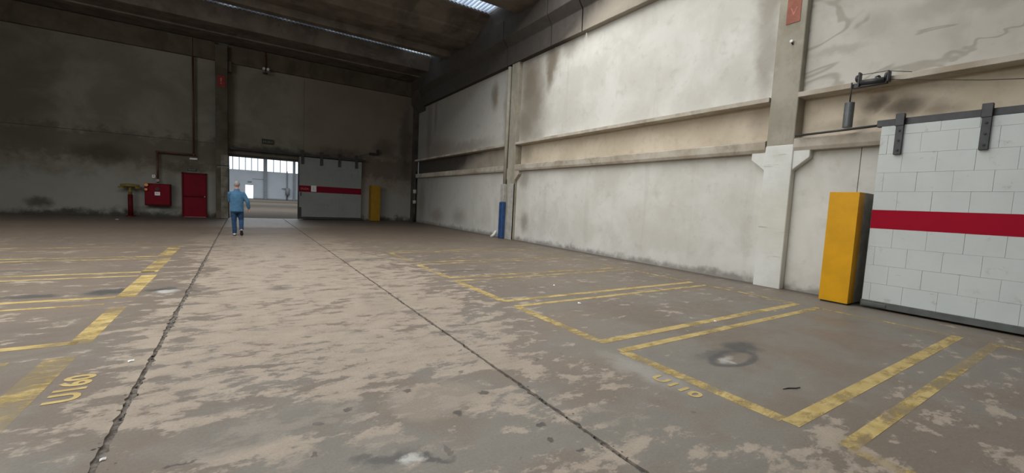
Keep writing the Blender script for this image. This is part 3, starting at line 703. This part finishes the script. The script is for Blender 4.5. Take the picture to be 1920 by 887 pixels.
cw = empty('counterweight', (9.36, 3.22, 3.16), 'grey steel cylinder weight hanging from a cable above the yellow box', 'weight')
tube('cylinder', [(9.30, 3.21, 3.20), (9.30, 3.21, 3.64)], 0.075, 'weight', cw, 20, False)
tube('cable', [(9.30, 3.21, 3.62), (9.30, 3.21, 4.0)], 0.012, 'black', cw, 6)
pb = empty('pulley_bracket', (9.36, 3.0, 3.9), 'dark steel bracket of cable pulleys on the upper ledge of right wall', 'pulley')
box('base_plate', 9.33, 9.41, 2.72, 3.22, 3.90, 3.98, 'steel', pb, 0.006)
for y, z in ((3.13, 4.06), (2.85, 3.99), (2.72, 4.02)):
    w = disc('pulley_wheel', (9.33, y, z), 0.065, 0.035, (0.25, 1, 0), 'steel', pb)
    disc('axle', (9.31, y, z), 0.018, 0.06, (1, 0.2, 0), 'chrome', w, 8)
box('cheek_plate', 9.28, 9.40, 3.10, 3.125, 3.92, 4.16, 'steel', pb, 0.004); box('cheek_plate', 9.26, 9.40, 2.69, 2.71, 3.92, 4.10, 'steel', pb, 0.004)
tube('arm', [(9.33, 3.1, 3.98), (9.30, 2.75, 3.96)], 0.045, 'steel', pb, 8)
tube('cable', [(9.33, 3.13, 4.12), (9.42, 2.75, 4.13), (9.5, 2.45, 4.06)], 0.006, 'black', pb, 5)
tube('cable', [(9.36, 2.7, 3.96), (9.4, 1.6, 3.72), (9.3, -0.5, 3.35)], 0.006, 'black', pb, 5)

fr = empty('wall_plate_sign', (9.42, 4.42, 5.5), 'faded red square plate high on the near pilaster of the right wall', 'sign')
box('plate', 9.418, 9.43, 4.24, 4.50, 5.46, 5.95, 'red_sign', fr); text('arrow', 'V', 0.22, 'pale_red', fr, (9.417, 4.37, 5.68), (PI / 2, 0, -PI / 2))
hk = empty('wall_lamp', (9.40, 4.34, 5.02), 'tiny white lamp on the near right wall pilaster below red plate', 'lamp')
disc('lamp_body', (9.39, 4.34, 5.08), 0.028, 0.06, (1, 0, 0), 'white', hk, 10); tube('stem', [(9.43, 4.33, 5.02), (9.38, 4.34, 5.06)], 0.010, 'black', hk, 6)

dw = empty('downpipe', (9.36, 15.28, 0), 'downpipe with blue painted foot beside the far pilaster of right wall', 'pipe')
tube('upper_pipe', [(9.42, 15.22, 2.3), (9.42, 15.22, 7.2)], 0.085, 'pilaster', dw, 12)
box('blue_sleeve', 9.25, 9.44, 15.06, 15.34, 0.0, 1.55, 'blue', dw, 0.02)
box('white_sleeve', 9.27, 9.44, 15.07, 15.32, 1.552, 2.32, 'dirty_white', dw, 0.02)
tube('outlet_elbow', [(9.22, 15.42, 0.30), (9.16, 15.5, 0.12), (9.05, 15.58, 0.03)], (0.06, 0.07, 0.05), 'white', dw, 10)
cp = empty('corner_pipe', (9.25, 26.55, 0), 'dark pipe with pale collars in the far corner of hall', 'pipe')
tube('pipe', [(9.42, 26.33, 0), (9.42, 26.33, 3.3)], 0.07, 'soot_and_shade', cp, 10)
tube('lower_sleeve', [(9.42, 26.33, 0.0), (9.42, 26.33, 1.1)], 0.095, 'black', cp, 10)
tube('collar', [(9.42, 26.33, 1.2), (9.42, 26.33, 1.4)], 0.11, 'dirty_white', cp, 10); tube('collar', [(9.42, 26.33, 1.85), (9.42, 26.33, 2.1)], 0.11, 'dirty_white', cp, 10)

# ================================================================== THINGS ON THE BACK WALL
TB = lambda u, d, z: (2.70 + u, 26.62 + d, z * 1.145)
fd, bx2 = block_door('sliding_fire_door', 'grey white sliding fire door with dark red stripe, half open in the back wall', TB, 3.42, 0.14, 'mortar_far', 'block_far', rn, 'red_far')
bx2('bottom_rail', -0.01, 3.43, -0.02, 0.12, 0.02, 0.13, 'black', fd, 0.006)
bx2('edge_channel', -0.06, 0.0, -0.02, 0.15, 0.02, 3.05, 'steel', fd, 0.004); bx2('edge_guard', -0.05, 0.12, -0.03, 0.0, 0.05, 0.62, 'black', fd, 0.004)
bx2('notice_plate', 0.62, 0.90, -0.012, 0.0, 1.42, 1.73, 'block', fd); bx2('handle', 0.06, 0.12, -0.03, 0.0, 1.18, 1.37, 'black', fd, 0.004)
text('lettering', 'SALIDA', 0.13, 'pale_red', fd, (2.98, 26.60, 1.77), (PI / 2, 0, 0), 1.2)
text('lettering', 'i', 0.2, 'sign_ink', fd, (3.46, 26.60, 1.80), (PI / 2, 0, 0))
for x in (2.86, 3.85, 4.83, 5.80):
    h = box('hanger', x - 0.07, x + 0.07, 26.56, 26.61, 3.17, 3.95, 'black', fd, 0.006)
    disc('roller', (x, 26.57, 3.84), 0.11, 0.05, (0, 1, 0), 'black', h, 12)
tk = empty('door_track', (3.0, 26.7, 3.62), 'long black steel track above the half open door in the back wall', 'rail')
box('track_bar', -0.55, 6.35, 26.63, 26.75, 3.62, 3.74, 'black', tk, 0.004)
for x in (0.4, 2.3, 4.4, 6.2): box('track_bracket', x - .04, x + .04, 26.74, 26.895, 3.63, 3.75, 'black', tk)
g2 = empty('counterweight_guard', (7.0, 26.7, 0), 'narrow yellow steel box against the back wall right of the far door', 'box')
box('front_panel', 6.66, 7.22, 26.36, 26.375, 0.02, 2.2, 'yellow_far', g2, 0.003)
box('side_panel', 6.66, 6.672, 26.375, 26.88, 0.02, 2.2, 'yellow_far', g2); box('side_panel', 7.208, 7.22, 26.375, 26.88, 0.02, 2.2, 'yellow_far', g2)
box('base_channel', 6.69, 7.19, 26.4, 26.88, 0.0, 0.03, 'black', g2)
pk = empty('pulley_bracket', (7.0, 26.75, 4.1), 'black L shaped pulley bracket on the back wall above the yellow box', 'pulley')
box('arm', 6.62, 7.18, 26.70, 26.895, 4.10, 4.22, 'black', pk, 0.006); box('upright', 7.06, 7.2, 26.70, 26.895, 4.22, 4.45, 'black', pk, 0.006)
tube('rod', [(6.62, 26.74, 4.16), (6.0, 26.74, 3.95)], 0.015, 'black', pk, 6)
ds = empty('exit_sign', (1.16, 26.8, 4.1), 'dark rectangular sign with grey lettering above the opening in back wall', 'sign')
box('plate', 0.88, 1.43, 26.82, 26.90, 4.10, 4.36, 'sign_dark', ds, 0.006); text('lettering', 'SALIDA', 0.15, 'sign_ink', ds, (1.17, 26.817, 4.22), (PI / 2, 0, 0))

hp = empty('fire_main_pipe', (-2.1, 26.75, 1.83), 'dark red fire pipe running down back wall to the hose cabinet', 'pipe')
tube('riser', [(-2.08, 26.76, 3.17), (-2.08, 26.76, 8.9)], 0.045, 'pipe_red', hp, 10)
tube('crossbar', [(-2.0, 26.76, 3.17), (-3.55, 26.76, 3.17)], 0.045, 'pipe_red', hp, 10)
tube('drop', [(-3.5, 26.76, 3.17), (-3.5, 26.76, 1.66)], 0.045, 'pipe_red', hp, 10)
for c in ((-2.08, 26.76, 3.17), (-3.5, 26.76, 3.17)): add('elbow', ball_bm(bmesh.new(), c, (.075, .075, .075)), 'pipe_red', hp, True)
disc('valve', (-3.5, 26.74, 1.78), 0.07, 0.1, (0, 1, 0), 'chrome', hp, 12)
hc = empty('hose_cabinet', (-3.48, 26.7, 0.55), 'red fire hose cabinet with white label hung on the back wall', 'cabinet')
box('body', -3.98, -3.0, 26.58, 26.90, 0.55, 1.62, 'red_dark', hc, 0.01); box('door', -3.95, -3.03, 26.55, 26.578, 0.60, 1.58, 'red', hc, 0.008)
box('label_plate', -3.60, -3.40, 26.543, 26.55, 1.05, 1.22, 'white', hc); text('label_print', 'BIE', 0.1, 'sign_ink', hc, (-3.5, 26.541, 1.135), (PI / 2, 0, 0))
disc('window_port', (-3.5, 26.548, 1.36), 0.08, 0.012, (0, 1, 0), 'black', hc, 14)
al = empty('alarm_lamp', (-3.94, 26.5, 1.5), 'upper orange lamp at the top left corner of the red cabinet', 'lamp')
disc('lens', (-3.9, 26.50, 1.54), 0.075, 0.08, (0, 1, 0), 'amber', al, 14); disc('bezel', (-3.9, 26.535, 1.54), 0.085, 0.02, (0, 1, 0), 'red_dark', al, 14)
al = empty('alarm_lamp', (-3.92, 26.5, 1.3), 'lower orange lamp on the left edge of the red cabinet', 'lamp')
disc('lens', (-3.91, 26.50, 1.32), 0.06, 0.08, (0, 1, 0), 'amber', al, 14); disc('bezel', (-3.91, 26.535, 1.32), 0.07, 0.02, (0, 1, 0), 'red_dark', al, 14)
sw = empty('call_point', (-3.62, 26.88, 1.95), 'small white call point on the wall above red cabinet', 'switch')
box('body', -3.73, -3.60, 26.84, 26.90, 1.9, 2.05, 'white', sw, 0.006); disc('button', (-3.665, 26.835, 1.975), 0.03, 0.012, (0, 1, 0), 'pale_red', sw, 10)
hy = empty('hydrant_post', (-4.5, 26.6, 0), 'red post with wide dull yellow head standing by the back wall', 'post')
tube('post', [(-4.5, 26.6, 0.0), (-4.5, 26.6, 1.04)], 0.095, 'red_dark', hy, 14); disc('base_flange', (-4.5, 26.6, 0.02), 0.18, 0.04, (0, 0, 1), 'red_dark', hy, 16)
tube('neck', [(-4.5, 26.6, 1.04), (-4.5, 26.6, 1.36)], [0.075, 0.06], 'yellow_dull', hy, 12)
tube('head', [(-4.84, 26.6, 1.45), (-4.6, 26.6, 1.47), (-4.16, 26.6, 1.44)], [0.075, 0.085, 0.075], 'yellow_dull', hy, 12)
for x in (-4.80, -4.2): disc('bowl', (x, 26.58, 1.37), 0.13, 0.07, (0, 0, 1), 'yellow_dull', hy, 14)

dr = empty('door_1', (-2.07, 26.9, 0), kind='structure')
box('door_leaf', -2.53, -1.61, 26.86, 26.92, 0.02, 2.20, 'red', dr, 0.004); 
for a, b in ((-2.585, -2.53), (-1.61, -1.555)): box('door_frame', a, b, 26.82, 27.0, 0, 2.26, 'red_dark', dr)
box('door_frame', -2.585, -1.555, 26.82, 27.0, 2.20, 2.265, 'red_dark', dr)
box('push_bar', -2.50, -1.66, 26.80, 26.845, 1.05, 1.11, 'red_dark', dr, 0.01); disc('lock', (-1.66, 26.83, 1.07), 0.035, 0.05, (0, 1, 0), 'chrome', dr, 10)
text('door_mark', 'V', 0.2, 'red_dark', dr, (-2.05, 26.857, 1.82), (PI / 2, 0, 0))
es = empty('exit_sign', (-2.1, 26.85, 2.35), 'small grey sign just above the red door', 'sign')
box('plate', -2.36, -1.98, 26.86, 26.9, 2.36, 2.47, 'sign_dark', es, 0.004); text('lettering', 'SALIDA', 0.09, 'sign_ink', es, (-2.17, 26.857, 2.415), (PI / 2, 0, 0))
el = empty('emergency_light', (-2.1, 26.85, 2.9), 'small pale emergency light under the pipe bend above the red door', 'lamp')
box('housing', -2.26, -1.94, 26.83, 26.9, 2.93, 3.02, 'white', el, 0.012)
ap = empty('column_sign', (-0.92, 26.48, 6.85), 'small dark red sign with pale arrow high on back wall column', 'sign')
box('plate', -1.08, -0.74, 26.485, 26.498, 6.72, 7.28, 'red_sign_dark', ap); text('arrow', '!', 0.42, 'pale_red', ap, (-0.92, 26.483, 7.0), (PI / 2, 0, 0), 1.0, 0.001, 1.4)
pq = empty('latch_bar', (-0.9, 26.45, 2.55), 'pale flat latch bar across the column beside the opening', 'latch')
box('bar', -1.1, -0.56, 26.455, 26.484, 2.62, 2.67, 'block_far', pq); box('bar', -1.1, -0.56, 26.455, 26.484, 2.72, 2.75, 'steel', pq)
sp = empty('flood_lamp', (1.03, 26.6, 7.85), 'twin lamp hanging on a thin rod below the back wall beam', 'lamp')
tube('rod', [(1.03, 26.66, 8.1), (1.03, 26.66, 8.95)], 0.03, 'pipe_red', sp, 8); disc('base', (1.03, 26.64, 7.82), 0.12, 0.06, (0, 0, 1), 'black', sp, 12)
for x in (0.96, 1.15): disc('lamp_head', (x, 26.58, 8.04), 0.065, 0.1, (0, 1, -.3), 'white', sp, 12)
tube('crossbar', [(0.93, 26.63, 7.98), (1.18, 26.63, 7.98)], 0.025, 'black', sp, 8); tube('stem', [(1.03, 26.64, 7.82), (1.03, 26.65, 8.1)], 0.025, 'black', sp, 8)

# ================================================================== PERSON
RX, RY = -0.16, 16.45
man = empty('person', (RX, RY, 0), 'grey haired person in blue shirt and jeans walking away across the floor', 'person')
def remesh(bm, vox, name, mat, parent, smooth_it=4):
    bmesh.ops.translate(bm, verts=bm.verts, vec=(RX, RY, 0))
    me = bpy.data.meshes.new(name); bm.to_mesh(me); bm.free()
    o = bpy.data.objects.new(name, me); COL.objects.link(o)
    r = o.modifiers.new('r', 'REMESH'); r.mode = 'VOXEL'; r.voxel_size = vox
    if smooth_it: s = o.modifiers.new('s', 'SMOOTH'); s.factor = 0.5; s.iterations = smooth_it
    dg = bpy.context.evaluated_depsgraph_get(); dg.update()
    ev = bpy.data.meshes.new_from_object(o.evaluated_get(dg)); bpy.data.objects.remove(o); bpy.data.meshes.remove(me)
    b2 = bmesh.new(); b2.from_mesh(ev); bpy.data.meshes.remove(ev)
    return add(name, b2, mat, parent, True)
ELB_R, WR_R = (.30, -.03, 1.12), (.335, .03, .90)
ELB_L, WR_L = (-.195, .14, 1.14), (-.06, .33, 1.10)
b = bmesh.new()
tube_bm(b, [(0, 0, .86), (0, 0, 1.0), (0, 0, 1.2), (0, 0, 1.36), (0, 0, 1.43)], [(.15, .10), (.145, .10), (.16, .10), (.17, .09), (.10, .07)], 16)
tube_bm(b, [(0, 0, 1.36), (0, .015, 1.50), (0, .03, 1.62)], [.062, .056, .058], 12)
ball_bm(b, (0, .035, 1.685), (.076, .096, .115)); ball_bm(b, (0, .075, 1.625), (.055, .06, .06))
for s in (-1, 1):
    ball_bm(b, (s * .078, .03, 1.67), (.012, .024, .034), 8, 6); ball_bm(b, (s * .03, .122, 1.69), (.014, .01, .01), 8, 6)
ball_bm(b, (0, .135, 1.665), (.014, .022, .024), 8, 6); ball_bm(b, (0, .118, 1.622), (.025, .014, .01), 8, 6)
for sh, el, w in (((.175, 0, 1.38), ELB_R, WR_R), ((-.175, 0, 1.38), ELB_L, WR_L)):
    tube_bm(b, [sh, el, w], [.05, .042, .027], 12)
for hip, kn, an in (((-.085, 0, .9), (-.075, .03, .49), (-.065, -.02, .09)), ((.085, 0, .9), (.12, .06, .50), (.125, -.16, .20))):
    tube_bm(b, [hip, kn, an], [.075, .055, .036], 12)
def hand(b, w, d, side):
    """palm, four unequal bent fingers and a thumb from wrist w along d"""
    w = Vector(w); d = Vector(d).normalized(); s = Vector(side).normalized(); n = d.cross(s)
    pm = w + d * .055
    tube_bm(b, [w - d * .01, w + d * .03, w + d * .085], [(.024, .02), (.03, .02), (.034, .018)], 10)
    for k, (o, L) in enumerate(((-.028, .062), (-.009, .078), (.010, .072), (.028, .055))):
        r = w + d * .08 + s * o
        tube_bm(b, [r, r + d * L * .5 + n * .004, r + d * L * .85 + n * .02], [.0098, .009, .0075], 6)
    r = w + d * .03 - s * .028
    tube_bm(b, [r, r - s * .028 + d * .03, r - s * .03 + d * .058 + n * .01], [.012, .0105, .0085], 6)
hand(b, WR_R, (.1, .12, -1), (0.25, -1, 0)); hand(b, WR_L, (.8, .6, -.1), (0, .1, 1))
remesh(b, .0065, 'body', 'skin', man, 3)
b = bmesh.new()
tube_bm(b, [(0, 0, .79), (0, 0, .86), (0, 0, 1.0), (0, -.005, 1.15), (0, -.005, 1.28), (0, 0, 1.37), (0, 0, 1.425), (0, .005, 1.47), (0, .012, 1.515)],
        [(.193, .145), (.192, .145), (.186, .138), (.188, .135), (.202, .132), (.205, .115), (.165, .095), (.095, .078), (.072, .07)], 28)
for s, el, w in ((1, ELB_R, WR_R), (-1, ELB_L, WR_L)):
    sh = Vector((s * .175, 0, 1.375)); el = Vector(el); w = Vector(w)
    tube_bm(b, [sh, sh.lerp(el, .5), el, el.lerp(w, .55), el.lerp(w, .96)], [.080, .070, .060, .055, .048], 16)
    ball_bm(b, tuple(sh), (.082, .082, .075))
rw = random.Random(3)
shirt = remesh(b, .011, 'shirt', 'shirt', man, 5)
b = bmesh.new()
tube_bm(b, [(0, .012, 1.485), (0, .014, 1.535)], [(.085, .08), (.078, .075)], 18)
remesh(b, .009, 'collar', 'shirt', man, 2)
b = bmesh.new()
tube_bm(b, [(0, 0, .74), (0, 0, .84), (0, 0, .96)], [(.165, .115), (.172, .125), (.165, .12)], 20)
tube_bm(b, [(-.088, 0, .88), (-.085, .01, .70), (-.078, .025, .49), (-.07, 0, .28), (-.066, -.015, .07)], [.096, .09, .072, .066, .062], 16)
tube_bm(b, [(.088, 0, .88), (.10, .03, .70), (.12, .05, .50), (.122, -.05, .35), (.124, -.135, .20)], [.096, .09, .072, .066, .060], 16)
remesh(b, .011, 'jeans', 'jeans', man, 4)
def shoe(heel, toe, up):
    heel, toe, up = Vector(heel), Vector(toe), Vector(up); d = toe - heel
    b = bmesh.new()
    tube_bm(b, [heel - d * .06 + up * .045, heel + d * .1 + up * .055, heel + d * .4 + up * .06, heel + d * .7 + up * .045, heel + d * .95 + up * .035, heel + d * 1.03 + up * .03],
            [(.028, .03), (.038, .045), (.042, .045), (.048, .032), (.038, .022), (.015, .012)], 14)
    sh = remesh(b, .008, 'shoe', 'sole', man, 2)
    b = bmesh.new()
    tube_bm(b, [heel - d * .08 + up * .012, heel + d * .05 + up * .012, heel + d * .4 + up * .012, heel + d * .75 + up * .012, heel + d * 1.05 + up * .012],
            [(.026, .012), (.042, .012), (.042, .012), (.051, .012), (.025, .012)], 14)
    bmesh.ops.translate(b, verts=b.verts, vec=(RX, RY, 0)); add('sole', b, 'shoe', sh, True)
shoe((-.062, -.06, 0), (-.075, .19, 0), (0, 0, 1))
shoe((.125, -.20, .17), (.135, -.07, .004), (0, .72, .62))
b = bmesh.new(); ball_bm(b, (0, .022, 1.705), (.083, .102, .105)); 
bmesh.ops.delete(b, geom=[v for v in b.verts if v.co.z < 1.66 - 0.0 and v.co.y > 0.02 or v.co.y > .085 and v.co.z < 1.75 or v.co.z < 1.615], context='VERTS')
bmesh.ops.translate(b, verts=b.verts, vec=(RX, RY, 0)); add('hair', b, 'hair', man, True)

# ================================================================== SMALL THINGS LYING ON THE FLOOR
def scrap(x, y, label, s=0.03, rot=0.3):
    bm = bmesh.new()
    pts = [(-1, -.6, .002), (-.2, -.8, .010), (.9, -.5, .003), (1, .4, .012), (.1, .8, .004), (-.9, .5, .009)]
    c, sn = math.cos(rot), math.sin(rot)
    vs = [bm.verts.new((x + (p[0] * c - p[1] * sn) * s, y + (p[0] * sn + p[1] * c) * s, p[2])) for p in pts]
    m = bm.verts.new((x, y, 0.016)); lo = [bm.verts.new((v.co.x, v.co.y, 0.0012)) for v in vs]
    for i in range(6):
        bm.faces.new((vs[i], vs[(i + 1) % 6], m)); bm.faces.new((lo[i], lo[(i + 1) % 6], vs[(i + 1) % 6], vs[i]))
    bm.faces.new(lo[::-1])
    tag(add('paper_scrap', bm, 'paper'), label, 'litter', 'white scraps on the floor')
scrap(-0.80, 4.62, 'white scrap on the floor right of the left yellow lettering', 0.022)
scrap(4.95, 6.05, 'white scrap in the third right bay from the camera', 0.022)
scrap(4.42, 4.76, 'white scrap just inside the second right bay from camera', 0.028, 1.2)
scrap(5.55, 3.20, 'white scrap on the yellow line of the second right bay', 0.018, .8)
scrap(-0.64, 2.98, 'white scrap lying in the left floor joint', 0.014, .2)
scrap(-4.5, 24.0, 'white scrap on the dark floor before the red post', 0.06, .2)
st = tube('stick', [(3.96, 1.62, 0.006), (4.02, 1.61, 0.006), (4.09, 1.57, 0.008), (4.15, 1.565, 0.006)], [.003, .005, .005, .003], 'stick', None, 6)
tag(st, 'short dark stick lying in the nearest right bay', 'stick')
